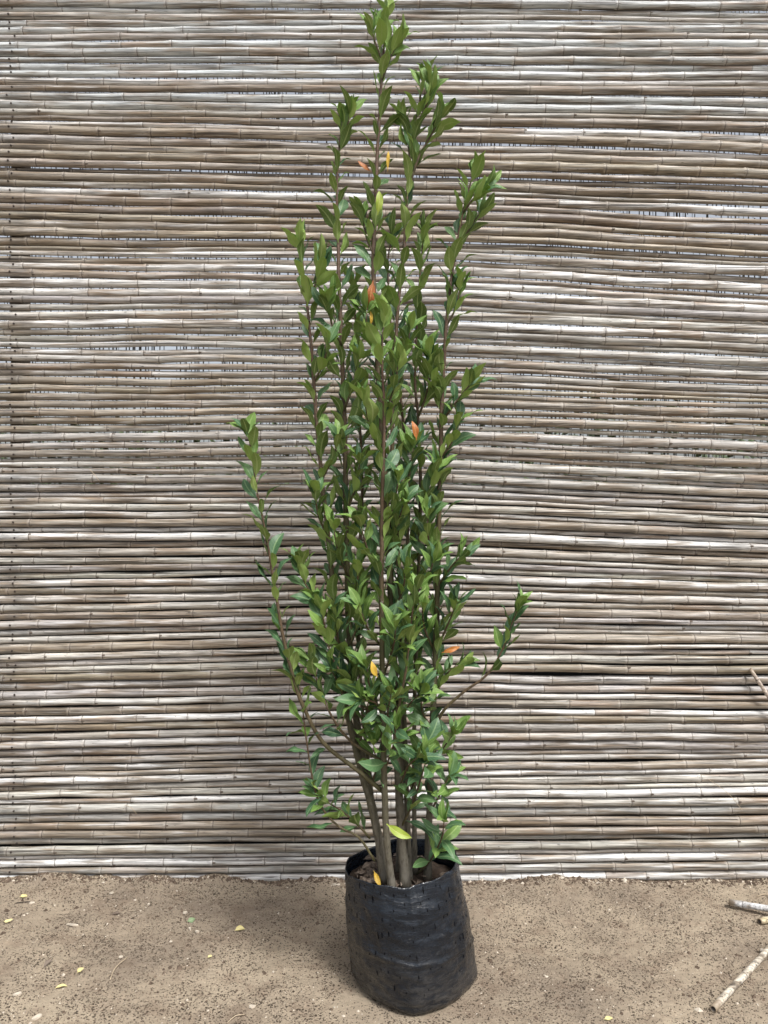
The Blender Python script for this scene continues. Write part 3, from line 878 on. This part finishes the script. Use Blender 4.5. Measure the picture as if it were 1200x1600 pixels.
# stems: name, depth at base, depth at tip, base radius, photograph path, where leaves start (photograph y), leaf spacing
STEMS = [
    ('stem', 2.200, 2.150, 0.0118, [(613, 1392), (603, 1290), (598, 1100), (596, 900), (598, 750), (600, 650), (597, 560), (600, 500)], 1010, 0.038),
    ('stem', 2.245, 2.300, 0.0150, [(634, 1385), (626, 1290), (620, 1150), (614, 1000), (604, 800), (592, 600), (584, 450), (586, 320), (593, 180), (600, 70), (604, 30)], 1050, 0.036),
    ('stem', 2.280, 2.270, 0.0105, [(640, 1380), (632, 1150), (624, 900), (613, 690), (619, 520), (631, 390), (637, 290), (646, 215), (660, 130)], 1000, 0.036),
    ('stem', 2.240, 2.330, 0.0135, [(606, 1385), (588, 1290), (560, 1150), (546, 1000), (541, 820), (538, 650), (532, 500), (528, 380), (527, 270), (535, 190)], 1080, 0.036),
    ('stem', 2.235, 2.260, 0.0120, [(602, 1380), (582, 1270), (558, 1180), (538, 1090), (526, 980), (514, 850), (503, 750), (494, 650), (487, 550), (478, 460), (470, 385)], 1000, 0.036),
    ('stem', 2.300, 2.260, 0.0118, [(668, 1375), (670, 1290), (676, 1130), (682, 980), (686, 800), (690, 650), (697, 510), (709, 410), (724, 330), (738, 275)], 1110, 0.034),
    ('stem', 2.320, 2.370, 0.0085, [(648, 1365), (647, 1150), (652, 950), (657, 790), (655, 680), (649, 600), (652, 500), (657, 420), (662, 365)], 1080, 0.034),
    ('stem', 2.330, 2.400, 0.0080, [(622, 1365), (628, 1150), (634, 950), (637, 780), (628, 640), (612, 520), (606, 420), (612, 370)], 1080, 0.036),
    ('stem', 2.300, 2.380, 0.0080, [(596, 1365), (576, 1200), (562, 1050), (560, 900), (566, 760), (560, 620), (556, 520), (552, 450)], 1080, 0.036),
    # branches
    ('branch', 2.225, 2.150, 0.0040, [(624, 1230), (636, 1200), (652, 1184)], 1228, 0.026),
    ('branch', 2.200, 2.120, 0.0040, [(599, 1120), (586, 1098), (566, 1092)], 1118, 0.028),
    ('branch', 2.200, 2.120, 0.0038, [(601, 1205), (613, 1170), (619, 1140)], 1200, 0.030),
    ('branch', 2.230, 2.170, 0.0038, [(561, 1165), (571, 1125), (576, 1095)], 1160, 0.028),
    ('branch', 2.235, 2.180, 0.0038, [(540, 1095), (528, 1066), (519, 1050)], 1090, 0.028),
    ('branch', 2.220, 2.150, 0.0038, [(620, 1150), (606, 1120), (611, 1085)], 1146, 0.028),
    ('branch', 2.290, 2.200, 0.0038, [(676, 1140), (660, 1112), (657, 1080)], 1136, 0.028),
    ('branch', 2.205, 2.120, 0.0045, [(597, 1060), (612, 1020), (618, 985)], 1055, 0.024),
    ('branch', 2.205, 2.150, 0.0045, [(598, 1120), (580, 1080), (574, 1045)], 1115, 0.024),
    ('branch', 2.240, 2.180, 0.0045, [(618, 1080), (632, 1040), (640, 1000)], 1075, 0.024),
    ('branch', 2.300, 2.230, 0.0045, [(680, 1020), (664, 985), (660, 950)], 1015, 0.024),
    ('branch', 2.300, 2.230, 0.0045, [(684, 880), (670, 845), (668, 810)], 875, 0.024),
    ('branch', 2.235, 2.180, 0.0042, [(548, 1040), (530, 1005), (524, 970)], 1035, 0.024),
    ('branch', 2.250, 2.190, 0.0042, [(541, 960), (556, 925), (560, 890)], 955, 0.024),
    ('branch', 2.240, 2.200, 0.0042, [(512, 840), (496, 800), (494, 775)], 835, 0.026),
    ('branch', 2.270, 2.210, 0.0042, [(606, 850), (622, 815), (630, 790)], 845, 0.026),
    ('branch', 2.260, 2.200, 0.0042, [(578, 1235), (588, 1200), (584, 1165)], 1230, 0.028),
    ('branch', 2.290, 2.200, 0.0042, [(640, 1240), (656, 1200), (664, 1165)], 1235, 0.026),
    ('branch', 2.300, 2.230, 0.0042, [(690, 640), (676, 600), (672, 560)], 635, 0.026),
    ('branch', 2.270, 2.220, 0.0042, [(590, 560), (575, 525), (572, 490)], 555, 0.026),
    ('branch', 2.295, 2.270, 0.0040, [(597, 125), (612, 85), (624, 62)], 120, 0.020),
    ('branch', 2.295, 2.270, 0.0036, [(599, 100), (588, 70), (582, 52)], 95, 0.020),
    ('branch', 2.275, 2.230, 0.0042, [(650, 200), (668, 160), (672, 135)], 198, 0.018),
    ('branch', 2.265, 2.220, 0.0042, [(722, 335), (740, 310), (752, 300)], 330, 0.018),
    ('branch', 2.325, 2.300, 0.0036, [(530, 230), (542, 200), (546, 180)], 228, 0.020),
    ('branch', 2.205, 2.120, 0.0078, [(600, 1238), (560, 1205), (505, 1160), (473, 1102), (453, 1040), (438, 970), (425, 890), (414, 828), (402, 770), (394, 715), (388, 680)], 1085, 0.034),
    ('branch', 2.215, 2.180, 0.0042, [(585, 1345), (560, 1308), (530, 1292), (505, 1265), (490, 1225), (480, 1165), (472, 1105), (468, 1070)], 1285, 0.036),
    ('branch', 2.230, 2.200, 0.0040, [(578, 1310), (560, 1290), (535, 1268), (515, 1255), (505, 1245)], 1300, 0.022),
    ('branch', 2.300, 2.220, 0.0060, [(674, 1160), (690, 1115), (720, 1085), (760, 1055), (785, 1015), (800, 975), (808, 955)], 1075, 0.075),
    ('branch', 2.210, 2.170, 0.0050, [(598, 1145), (560, 1088), (520, 1030), (510, 990), (503, 955)], 1090, 0.026),
    ('branch', 2.210, 2.180, 0.0058, [(598, 1190), (548, 1158), (519, 1120), (498, 1070), (487, 1035)], 1150, 0.026),
    ('branch', 2.245, 2.200, 0.0050, [(527, 985), (498, 942), (477, 912), (467, 885)], 975, 0.024),
    ('branch', 2.200, 2.130, 0.0062, [(604, 1165), (620, 1115), (631, 1065), (638, 1015), (644, 960), (650, 925)], 1110, 0.026),
    ('branch', 2.290, 2.230, 0.0045, [(684, 915), (705, 885), (718, 872)], 910, 0.022),
    ('branch', 2.300, 2.250, 0.0048, [(681, 1020), (700, 975), (712, 945)], 1010, 0.020),
    ('branch', 2.290, 2.240, 0.0045, [(690, 660), (715, 625), (733, 602)], 650, 0.022),
    ('branch', 2.290, 2.250, 0.0042, [(686, 720), (706, 690), (715, 660)], 715, 0.022),
    ('branch', 2.275, 2.240, 0.0058, [(636, 300), (655, 245), (680, 200), (692, 180)], 285, 0.016),
    ('branch', 2.275, 2.300, 0.0045, [(640, 260), (638, 215), (632, 190)], 250, 0.020),
    ('branch', 2.270, 2.250, 0.0045, [(715, 385), (735, 355), (748, 335)], 380, 0.016),
    ('branch', 2.300, 2.280, 0.0040, [(680, 1085), (700, 1050), (716, 1040)], 1080, 0.022),
    ('branch', 2.310, 2.260, 0.0040, [(673, 1200), (692, 1170), (706, 1150)], 1195, 0.022),
    ('branch', 2.290, 2.230, 0.0042, [(672, 1270), (688, 1240), (700, 1215)], 1268, 0.020),
    ('branch', 2.300, 2.180, 0.0044, [(652, 1365), (672, 1345), (690, 1310), (694, 1285)], 1350, 0.022),
    ('branch', 2.240, 2.160, 0.0042, [(628, 1290), (645, 1255), (655, 1225), (664, 1195)], 1285, 0.022),
    ('branch', 2.240, 2.180, 0.0042, [(620, 1130), (640, 1100), (655, 1085)], 1125, 0.022),
    ('branch', 2.300, 2.240, 0.0045, [(655, 800), (672, 765), (682, 735)], 800, 0.022),
    ('branch', 2.205, 2.140, 0.0045, [(597, 905), (575, 860), (565, 825)], 895, 0.024),
    ('branch', 2.205, 2.150, 0.0045, [(597, 830), (615, 790), (622, 755)], 825, 0.024),
    ('branch', 2.205, 2.140, 0.0045, [(596, 1010), (576, 985), (562, 950)], 1005, 0.024),
    ('branch', 2.200, 2.140, 0.0042, [(598, 700), (578, 665), (570, 630)], 695, 0.024),
    ('branch', 2.190, 2.130, 0.0042, [(599, 650), (615, 610), (622, 570)], 645, 0.024),
    ('branch', 2.275, 2.220, 0.0045, [(616, 600), (632, 560), (640, 520)], 595, 0.024),
    ('branch', 2.280, 2.230, 0.0045, [(538, 640), (552, 600), (558, 565)], 635, 0.024),
    ('branch', 2.290, 2.240, 0.0042, [(534, 540), (518, 505), (512, 475)], 535, 0.024),
    ('branch', 2.250, 2.190, 0.0045, [(541, 800), (556, 760), (562, 725)], 795, 0.024),
    ('branch', 2.250, 2.200, 0.0045, [(543, 900), (528, 860), (522, 830)], 895, 0.024),
    ('branch', 2.310, 2.260, 0.0045, [(654, 650), (668, 610), (674, 575)], 645, 0.024),
    ('branch', 2.300, 2.250, 0.0045, [(652, 940), (668, 905), (676, 880)], 935, 0.024),
    ('branch', 2.260, 2.200, 0.0045, [(612, 960), (630, 920), (634, 890)], 955, 0.024),
    ('branch', 2.300, 2.260, 0.0045, [(637, 780), (640, 740), (646, 700)], 775, 0.024),
    ('branch', 2.250, 2.210, 0.0042, [(503, 750), (520, 715), (528, 690)], 745, 0.024),
    ('branch', 2.260, 2.220, 0.0042, [(490, 600), (506, 565), (512, 540)], 595, 0.026),
    ('branch', 2.260, 2.220, 0.0042, [(480, 475), (494, 440), (498, 415)], 470, 0.022),
    ('branch', 2.280, 2.300, 0.0042, [(585, 400), (572, 370), (568, 345)], 395, 0.026),
    ('branch', 2.290, 2.270, 0.0042, [(697, 510), (712, 480), (718, 455)], 505, 0.022),
    ('branch', 2.240, 2.260, 0.0042, [(545, 1010), (560, 975), (566, 945)], 1005, 0.024),
    ('branch', 2.230, 2.200, 0.0042, [(555, 1120), (548, 1080), (552, 1050)], 1115, 0.024),
]

LEAVES = []      # dict per leaf


def add_leaf(stem, base, d, up, size, kind, ws=1.0, rl=rng):
    LEAVES.append(dict(stem=stem, m=leaf_matrix(base, d, up, size, ws), k=rl.randrange(len(LEAF)), kind=kind))


def build_stems():
    r = random.Random(21)
    TO = tree.location
    for si, (name, Ya, Yb, r0, path, ystart, sp) in enumerate(STEMS):
        n = len(path)
        L = [0.0]
        for k in range(1, n): L.append(L[-1] + math.hypot(path[k][0] - path[k - 1][0], path[k][1] - path[k - 1][1]))
        cp = [P(px, py, Ya + (Yb - Ya) * L[k] / L[-1]) for k, (px, py) in enumerate(path)]
        main = name == 'stem'
        pts = catmull(cp, 0.018)
        m = len(pts)
        rt = 0.0017 if main else 0.0015
        rad, age = [], []
        for k, p in enumerate(pts):
            t = k / (m - 1)
            q = rt + (r0 * 0.88 - rt) * (1 - t) ** (0.62 if main else 0.8)
            q *= 1 + 0.07 * noise.noise((k * 0.35, si * 7.0, 0.2)) + (0.16 * r.random() if (k % 4 == 0 and main) else 0.0)
            if main and t < 0.05: q *= 1 + 0.35 * (1 - t / 0.05)
            rad.append(q)
            age.append(min(1, max(0, t * 1.15)) if main else min(1, 0.45 + 0.55 * t))
            p.x += 0.0018 * noise.noise((k * 0.22, si * 3.0, 1.0)); p.y += 0.003 * noise.noise((k * 0.16, si * 3.0, 5.0))
        mb = MB()
        tube(mb, [p - TO for p in pts], rad, 10 if main else 8, True, 0, age=age)
        so = mb.build(name, [M['stem']], tree)
        # leaves in a spiral up the stem
        T, N = frames(pts)
        z0 = P(600, ystart, Ya).z
        acc, phi = 0.0, r.uniform(0, 6.28)
        for k in range(1, m):
            seg = (pts[k] - pts[k - 1]).length
            acc += seg
            if pts[k].z < z0: acc = 0; continue
            rest = sum((pts[q + 1] - pts[q]).length for q in range(k, min(m - 1, k + 12)))
            tipn = k > m - 8
            s_ = (min(0.017, max(sp, 0.026) * 0.52) if tipn else max(sp, 0.026) * 0.56) * r.uniform(0.75, 1.3)
            while acc > s_:
                acc -= s_
                phi += 2.4 + r.gauss(0, 0.35)
                B = T[k].cross(N[k])
                Rr = N[k] * math.cos(phi) + B * math.sin(phi)
                a = r.uniform(0.28, 0.80) if not tipn else r.uniform(0.25, 0.70)
                if pts[k].z < 0.85: a = r.uniform(0.6, 1.4)
                d = T[k] * math.cos(a) + Rr * math.sin(a)
                d.z += 0.12
                up = T[k] * math.sin(a) - Rr * math.cos(a)
                d.normalize()
                # roll
                roll = r.gauss(0, 0.55)
                up = Matrix.Rotation(roll, 3, d) @ up
                size = r.choice((1.0, 1.0, 1.0, 0.85, 0.66)) * r.uniform(0.070, 0.104) if not tipn else r.uniform(0.060, 0.094)
                lowz = pts[k].z
                if tipn and ((main and si in (0, 1, 2, 5)) or (29 <= si <= 33) or r.random() < 0.35): kind = 'young'
                elif r.random() < 0.16: kind = 'young'
                else: kind = 'mature'
                add_leaf(so, pts[k] + Rr * rad[k], d, up, size, kind, r.uniform(0.82, 1.12), r)
        # crown the tip
        for q in range(5 if main else 4):
            a = r.uniform(0.10, 0.75); ph = q * 2.4 + r.random()
            B = T[-1].cross(N[-1]); Rr = N[-1] * math.cos(ph) + B * math.sin(ph)
            d = T[-1] * math.cos(a) + Rr * math.sin(a)
            add_leaf(so, pts[-1], d, T[-1] * math.sin(a) - Rr * math.cos(a), r.uniform(0.060, 0.092), 'young' if r.random() < 0.6 else 'mature', r.uniform(0.7, 1.0), r)
    return


build_stems()
stem_objs = [o for o in tree.children]


def nearest_stem(p):
    best, bo = 9, stem_objs[0]
    for o in stem_objs:
        for v in list(o.data.vertices)[::10]:
            q = (v.co + tree.location - p).length
            if q < best: best, bo, bp = q, o, v.co + tree.location
    return bo


# the few coloured leaves, where the photograph shows them (base, tip, depth, kind)
for (b0, t0, Y, kind, ws) in [((583, 438), (577, 482), 2.215, 'orange', 0.9), ((578, 484), (580, 508), 2.22, 'yellow', 0.6), ((651, 688), (647, 656), 2.14, 'orange', 0.95),
                              ((690, 1020), (719, 1010), 2.19, 'orange', 0.8), ((590, 1058), (583, 1034), 2.09, 'yellow', 1.2), ((580, 268), (560, 249), 2.28, 'orange', 0.9),
                              ((590, 336), (594, 295), 2.24, 'lime', 0.75), ((604, 1287), (643, 1309), 2.09, 'lime', 1.0), ((606, 268), (609, 232), 2.26, 'yellow', 0.5),
                              ((628, 958), (612, 970), 2.08, 'young', 1.2)]:
    a, c = P(*b0, Y), P(*t0, Y - 0.012)
    add_leaf(nearest_stem(a), a, c - a, Vector((0.25, -1, 0.35)), (c - a).length * 1.02, kind, ws)

# which leaves show largest: a small depth buffer over sample points
def pick_leaves():
    W, H = 600, 800
    zb = np.full((H, W), 1e9); ib = np.full((H, W), -1, dtype=int)
    uu, vv = np.meshgrid(np.linspace(0, 1, 24), np.linspace(-1, 1, 15))
    smp = {}
    for k, (v, fu, fd, ac, al) in enumerate(LEAF):
        g_ = np.array(v[:len(v) // 2]).reshape(10, 5, 3)
        fj, fi = uu.ravel() * 9, (vv.ravel() + 1) * 2
        j0 = np.clip(fj.astype(int), 0, 8); i0 = np.clip(fi.astype(int), 0, 3)
        a, b_ = (fj - j0)[:, None], (fi - i0)[:, None]
        smp[k] = (1 - a) * ((1 - b_) * g_[j0, i0] + b_ * g_[j0, i0 + 1]) + a * ((1 - b_) * g_[j0 + 1, i0] + b_ * g_[j0 + 1, i0 + 1])
    for n_, lf in enumerate(LEAVES):
        m = np.array(lf['m'])
        p = smp[lf['k']] @ m[:3, :3].T + m[:3, 3]
        x = ((600 + p[:, 0] / p[:, 1] * FPX) / 2).astype(int); y = ((800 - (p[:, 2] - CAM_H) / p[:, 1] * FPX) / 2).astype(int)
        for a, b_, d in zip(x, y, p[:, 1]):
            if 0 <= a < W and 0 <= b_ < H and d < zb[b_, a]: zb[b_, a] = d; ib[b_, a] = n_
    cnt = np.bincount(ib[ib >= 0], minlength=len(LEAVES))
    return cnt


cnt = pick_leaves()
for n_, lf in enumerate(LEAVES):
    if lf['kind'] in ('orange', 'yellow', 'lime'): cnt[n_] += 1000
order = np.argsort(-cnt)
KM = {'mature': ('leaf_up', 'leaf_dn'), 'young': ('young_up', 'young_dn'), 'lime': ('lime', 'lime'), 'yellow': ('yellow', 'yellow'), 'orange': ('orange', 'orange')}
T_inv = Matrix.Translation(tree.location).inverted()
for n_ in order[:298]:
    lf = LEAVES[n_]
    o = leaf_obj('leaf', lf['k'], T_inv @ lf['m'], lf['stem'], KM[lf['kind']])
    if lf['kind'] in ('orange', 'yellow', 'lime'):
        o['label'] = {'orange': 'withered orange leaf', 'yellow': 'bright yellow leaf', 'lime': 'lime green leaf'}[lf['kind']]
fol = MB()
slots = ['leaf_up', 'leaf_dn', 'young_up', 'young_dn']
for n_ in order[298:]:
    lf = LEAVES[n_]
    v, fu, fd, ac, al = LEAF[lf['k']]
    mm = T_inv @ lf['m']
    b0 = 0 if lf['kind'] == 'mature' else 2
    fol.add([mm @ Vector(p) for p in v], fu + fd, [b0] * len(fu) + [b0 + 1] * len(fd), across=ac, along=al, tone=rng.random())
fo = fol.build('foliage', [M[s] for s in slots], tree)
fo['kind'] = 'stuff'
print('leaves', len(LEAVES))

# ------------------------------------------------------------------ dead leaves on the soil of the bag
r = random.Random(14)
B_inv = Matrix.Translation(bag.location).inverted()
for k in range(130):
    a, q = r.uniform(0, 6.28), 0.145 * math.sqrt(r.random())
    if k < 70: a, q = r.uniform(2.0, 4.4), r.uniform(0.06, 0.145)
    x, y = 0.09 - 0.036 + q * math.cos(a), 2.30 + q * math.sin(a)
    h = r.uniform(0, 6.28)
    d = Vector((math.cos(h), math.sin(h), r.uniform(-0.15, 0.35)))
    up = Vector((r.uniform(-0.5, 0.5), r.uniform(-0.7, 0.3), 1))
    size = r.uniform(0.028, 0.055)
    base = Vector((x, y, 0.312 + r.uniform(0, 0.014))) - d * size * 0.5
    cx, cy = base.x + d.x * size - 0.054, base.y + d.y * size - 2.30
    if math.hypot(cx, cy) > 0.145 or math.hypot(base.x - 0.054, base.y - 2.30) > 0.145: continue
    o = leaf_obj('dead_leaf', r.randrange(10), B_inv @ leaf_matrix(base, d, up, size, r.uniform(0.8, 1.2)), soil, ('dead', 'dead'))
o = leaf_obj('dead_leaf', 3, B_inv @ leaf_matrix(P(584, 1360, 2.235), P(595, 1385, 2.20) - P(584, 1360, 2.235), Vector((0, -0.7, 1)), 0.052, 0.7), soil, ('yellow', 'yellow'))
o['label'] = 'yellowed leaf lying on the brown litter'

# ------------------------------------------------------------------ things lying on the ground
def flat_leaf(name, label, px, py, heading, size, k, mats, ws, tilt=0.15, cat='leaf', grp='fallen leaves on the soil'):
    p = ground_at(px, py); p.z = ground_z(p.x, p.y) + 0.0035
    d = Vector((math.cos(heading), math.sin(heading), tilt))
    o = leaf_obj(name, k, leaf_matrix(p - d * size * 0.5 + Vector((0, 0, 0.004)), d, Vector((0.1, -0.35, 1)), size, ws), None, (mats, mats))
    tag(o, label, cat, grp)


flat_leaf('fallen_leaf', 'pale yellow fallen leaf nearest the fence at far left', 37, 1404, 0.3, 0.028, 1, 'pale_yellow', 1.5)
flat_leaf('fallen_leaf', 'pale yellow fallen leaf cut by the left photo edge', 13, 1441, 0.1, 0.032, 2, 'pale_yellow', 1.4)
flat_leaf('fallen_leaf', 'largest pale yellow fallen leaf, midway between left edge and bag', 375, 1457, 0.35, 0.036, 4, 'pale_yellow', 1.4)
flat_leaf('fallen_leaf', 'small bright yellow fallen leaf low on the left', 126, 1522, 0.9, 0.023, 6, 'pale_yellow', 1.7)
flat_leaf('fallen_leaf', 'grey-green fallen leaf on the soil left of the bag', 299, 1441, 0.5, 0.030, 5, 'ground_green', 1.8, 0.3)
flat_leaf('fallen_leaf', 'curled olive-brown fallen leaf below the fence at left', 181, 1428, 0.2, 0.034, 7, 'dead', 1.2, 0.3)
flat_leaf('fallen_leaf', 'faded tan fallen leaf near the bottom left', 96, 1548, 0.4, 0.036, 8, 'straw' if False else 'pale_yellow', 0.9)
flat_leaf('fallen_leaf', 'small yellow fallen leaf at the bottom right of the bag', 951, 1597, 0.2, 0.030, 0, 'pale_yellow', 1.2)
flat_leaf('fallen_leaf', 'tiny yellow leaf scrap right below the largest yellow leaf', 328, 1501, 0.9, 0.020, 3, 'pale_yellow', 1.2)
flat_leaf('fallen_leaf', 'grey-brown dry leaf above the small bright yellow leaf', 76, 1510, 1.2, 0.040, 9, 'dead', 1.1, 0.25)


def chip(label, px, py, heading, l, w, seed):
    rr = random.Random(seed)
    p = ground_at(px, py); p.z = ground_z(p.x, p.y)
    mb = MB()
    n = 7
    top = [Vector((math.cos(2 * math.pi * t / n) * l * rr.uniform(0.35, 0.55), math.sin(2 * math.pi * t / n) * w * rr.uniform(0.35, 0.6), 0.004 + rr.uniform(0, 0.002))) for t in range(n)]
    bot = [Vector((v.x * 1.08, v.y * 1.08, 0.0)) for v in top]
    mb.add(top + bot, [tuple(range(n))] + [(t, t + n, (t + 1) % n + n, (t + 1) % n) for t in range(n)])
    o = mb.build('wood_chip', [M['chip']], smooth=False)
    o.location = p; o.rotation_euler = (rr.uniform(-0.2, 0.2), rr.uniform(-0.2, 0.2), heading)
    tag(o, label, 'wood chip', 'pale chips on the soil')


chip('pale splinter lying left of the curled olive-brown leaf', 114, 1446, 0.1, 0.045, 0.008, 1)
chip('pale splinter beside a dark twig near the left fence foot', 49, 1411, 0.2, 0.020, 0.010, 2)
chip('upright-looking pale chip close under the fence at left', 174, 1399, 1.2, 0.018, 0.012, 3)
chip('pale chip just above the grey-green fallen leaf', 289, 1429, 1.0, 0.022, 0.012, 4)
chip('small cream chip just below the grey-green fallen leaf', 297, 1456, 2.0, 0.020, 0.008, 5)
chip('tiny cream chip right of the one below the grey-green leaf', 308, 1460, 0.3, 0.014, 0.008, 6)
chip('tiny pale chip right of the upright chip under the fence', 211, 1408, 0.1, 0.012, 0.008, 7)
chip('tiny pale chip at the upper end of the curved straw', 189, 1495, 0.2, 0.016, 0.008, 8)
chip('pale flake near the bottom edge at far left', 27, 1559, 0.5, 0.026, 0.012, 9)
chip('pale scrap at the bottom left beside the frame edge', 58, 1592, 0.6, 0.028, 0.014, 10)
chip('white flake lying against the fence foot left of the bag', 525, 1385, 0.0, 0.034, 0.010, 11)
chip('cream scrap low between the curved straw and the bag', 394, 1570, 0.4, 0.022, 0.012, 12)
chip('tiny pale chip under the fence left of the grey-green leaf', 232, 1413, 0.3, 0.012, 0.008, 13)

# curved straw and twigs
def rod(name, label, cat, cps, rads, mat, sides=8, wob=0.0):
    cv = catmull(cps, 0.012)
    for k, p in enumerate(cv):
        p.z += wob * noise.noise((k * 0.4, len(label), 0.3)); p.x += wob * noise.noise((k * 0.4, len(label), 7.3))
    rr = [float(np.interp(k / (len(cv) - 1), np.linspace(0, 1, len(rads)), rads)) for k in range(len(cv))]
    mb = MB(); tube(mb, cv, rr, sides)
    return tag(mb.build(name, [mat]), label, cat)


def gz(px, py, up):
    p = ground_at(px, py); p.z = ground_z(p.x, p.y) + up; return p


rod('straw', 'thin curved straw lying on the soil at left', 'straw', [gz(199, 1497, 0.004), gz(186, 1510, 0.007), gz(177, 1523, 0.006), gz(172, 1535, 0.003)], [0.0014, 0.0014], M['straw'], 6)
rod('twig', 'thin dark twig near the left fence foot', 'twig', [gz(24, 1412, 0.003), gz(36, 1411, 0.005), gz(47, 1411, 0.004)], [0.0014, 0.0018], M['nail'], 6, 0.001)
rod('straw', 'pale bent straw at the bottom edge left of the bag', 'straw', [gz(355, 1597, 0.003), gz(368, 1588, 0.006), gz(382, 1584, 0.004)], [0.0013, 0.0013], M['straw'], 6)
rod('straw', 'short pale straw lying by the fence foot at far right', 'straw', [gz(1184, 1401, 0.003), gz(1192, 1398, 0.006), gz(1206, 1397, 0.004)], [0.0016, 0.0016], M['straw'], 6)

# cut sticks at the right
def cane_stick(name, label, a, b, r0, r1, color, nodes, sides=12):
    d = b - a
    L = d.length
    ts = sorted(set([0, 1] + [k / 14 for k in range(15)] + [t + e for t in nodes for e in (-0.012 / L, -0.004 / L, 0, 0.004 / L, 0.012 / L) if 0 < t + e < 1]))
    pts, rad, ring, pale, seg, cut = [], [], [], [], [], []
    for t in ts:
        nd = min((abs(t - q) * L for q in nodes), default=1)
        f = 1.12 if 0.003 < nd < 0.006 else (0.98 if nd <= 0.003 else 1.0)
        pts.append(a + d * t + Vector((0.002 * noise.noise((t * 6, r0 * 900, 1)), 0, 0.0015 * noise.noise((t * 6, r0 * 900, 5)))))
        rad.append((r0 + (r1 - r0) * t) * f)
        ring.append(0.8 if nd <= 0.003 else 0); pale.append(0.8 if 0.003 < nd < 0.006 else 0); seg.append(0.4); cut.append(1.0 if t in (0, 1) else 0)
    # hollow mouth at the near end
    u = d.normalized()
    pts = [pts[0] + u * 0.012, pts[0] + u * 0.0005] + pts; rad = [rad[0] * 0.5, rad[0] * 0.62] + rad
    ring = [1, 1] + ring; pale = [0, 0] + pale; seg = [0, 0] + seg; cut = [0, 0] + cut
    mb = MB()
    N0 = u.orthogonal().normalized(); B0 = u.cross(N0)
    vs_, rg, pl, sg, ct = [], [], [], [], []
    for i, p in enumerate(pts):
        for s in range(sides):
            aa = 2 * math.pi * s / sides
            vs_.append(p + (N0 * math.cos(aa) + B0 * math.sin(aa)) * rad[i])
            rg.append(ring[i]); pl.append(pale[i]); sg.append(seg[i]); ct.append(cut[i])
    fs_ = [(i * sides + s, i * sides + (s + 1) % sides, (i + 1) * sides + (s + 1) % sides, (i + 1) * sides + s) for i in range(len(pts) - 1) for s in range(sides)]
    fs_ += [tuple(range(sides - 1, -1, -1)), tuple((len(pts) - 1) * sides + s for s in range(sides))]
    mb.add(vs_, fs_, 0, ring=rg, pale=pl, seg=sg, cut=ct)
    o = mb.build(name, [M['cane']])
    o.color = (*color, 1)
    return tag(o, label, 'stick')


a = gz(1114, 1588, 0.010); b = gz(1215, 1474, 0.016)
cane_stick('cut_stick', 'long pale stick slanting up from the bottom right corner', a, a + (b - a) * 2.0, 0.0098, 0.0085, (0.58, 0.52, 0.42), [0.22, 0.46, 0.7])
a = gz(1140, 1416, 0.020); b = gz(1203, 1433, 0.026)
cane_stick('cut_stick', 'silvery white stick end near the fence at right edge', a, a + (b - a) * 3.5, 0.0105, 0.0115, (0.66, 0.67, 0.68), [0.10, 0.36, 0.66])
a = gz(1187, 1444, 0.010); b = gz(1208, 1439, 0.010)
cane_stick('cut_stick', 'short yellow cut stub under the silvery stick', a, a + (b - a) * 3.0, 0.0105, 0.0105, (0.60, 0.50, 0.28), [0.5])
a = gz(1186, 1488, 0.008); b = gz(1206, 1494, 0.008)
cane_stick('cut_stick', 'short grey stick end under the long slanting stick', a, a + (b - a) * 3.0, 0.0075, 0.0075, (0.42, 0.41, 0.39), [0.6])
a = P(1172, 1045, FY - 0.030)
u = P(1200, 1087, FY - 0.042) - a
foot = a + u * ((0.004 - a.z) / u.z)
cane_stick('leaning_stick', 'thin pinkish stick leaning on the fence at the right edge', a, foot, 0.0068, 0.0078, (0.52, 0.43, 0.36), [0.05, 0.3, 0.55, 0.8])

# crumbs of earth, far too many to count
def build_crumbs():
    rr = random.Random(31)
    mb = MB()
    oc = [Vector(v) for v in ((1, 0, 0), (0, 1, 0), (-1, 0, 0), (0, -1, 0), (0, 0, 0.9))]
    fc = [(0, 1, 4), (1, 2, 4), (2, 3, 4), (3, 0, 4)]
    for k in range(22000):
        y = 1.9 + (FY - 1.92) * rr.random(); x = rr.uniform(-0.62, 0.62) * y
        if math.hypot((x - 0.09) / 0.2, (y - 2.3) / 0.2) < 0.95: continue
        s = min(0.006, 0.0012 * math.exp(abs(rr.gauss(0, 0.55))))
        if rr.random() < 0.006: s = rr.uniform(0.005, 0.010)
        if k % 12 == 0: y = FY - 0.016 - abs(rr.gauss(0, 0.022)); x = rr.uniform(-1.7, 1.7); s = min(0.011, 0.0028 * math.exp(abs(rr.gauss(0, 0.6))))
        a = rr.uniform(0, 6.28); st = rr.uniform(0.6, 1.5)
        c = Vector((x, y, ground_z(x, y) - 0.0003))
        mb.add([c + Vector((math.cos(a) * v.x * st - math.sin(a) * v.y, math.sin(a) * v.x * st + math.cos(a) * v.y, v.z)) * s * rr.uniform(0.8, 1.2) for v in oc], fc, 0 if rr.random() < 0.9 else 1)
    tag(mb.build('soil_crumbs', [M['crumb'], M['chip']], smooth=False), 'scattered dark crumbs of earth over the sandy soil', 'soil crumbs', kind='stuff')


build_crumbs()
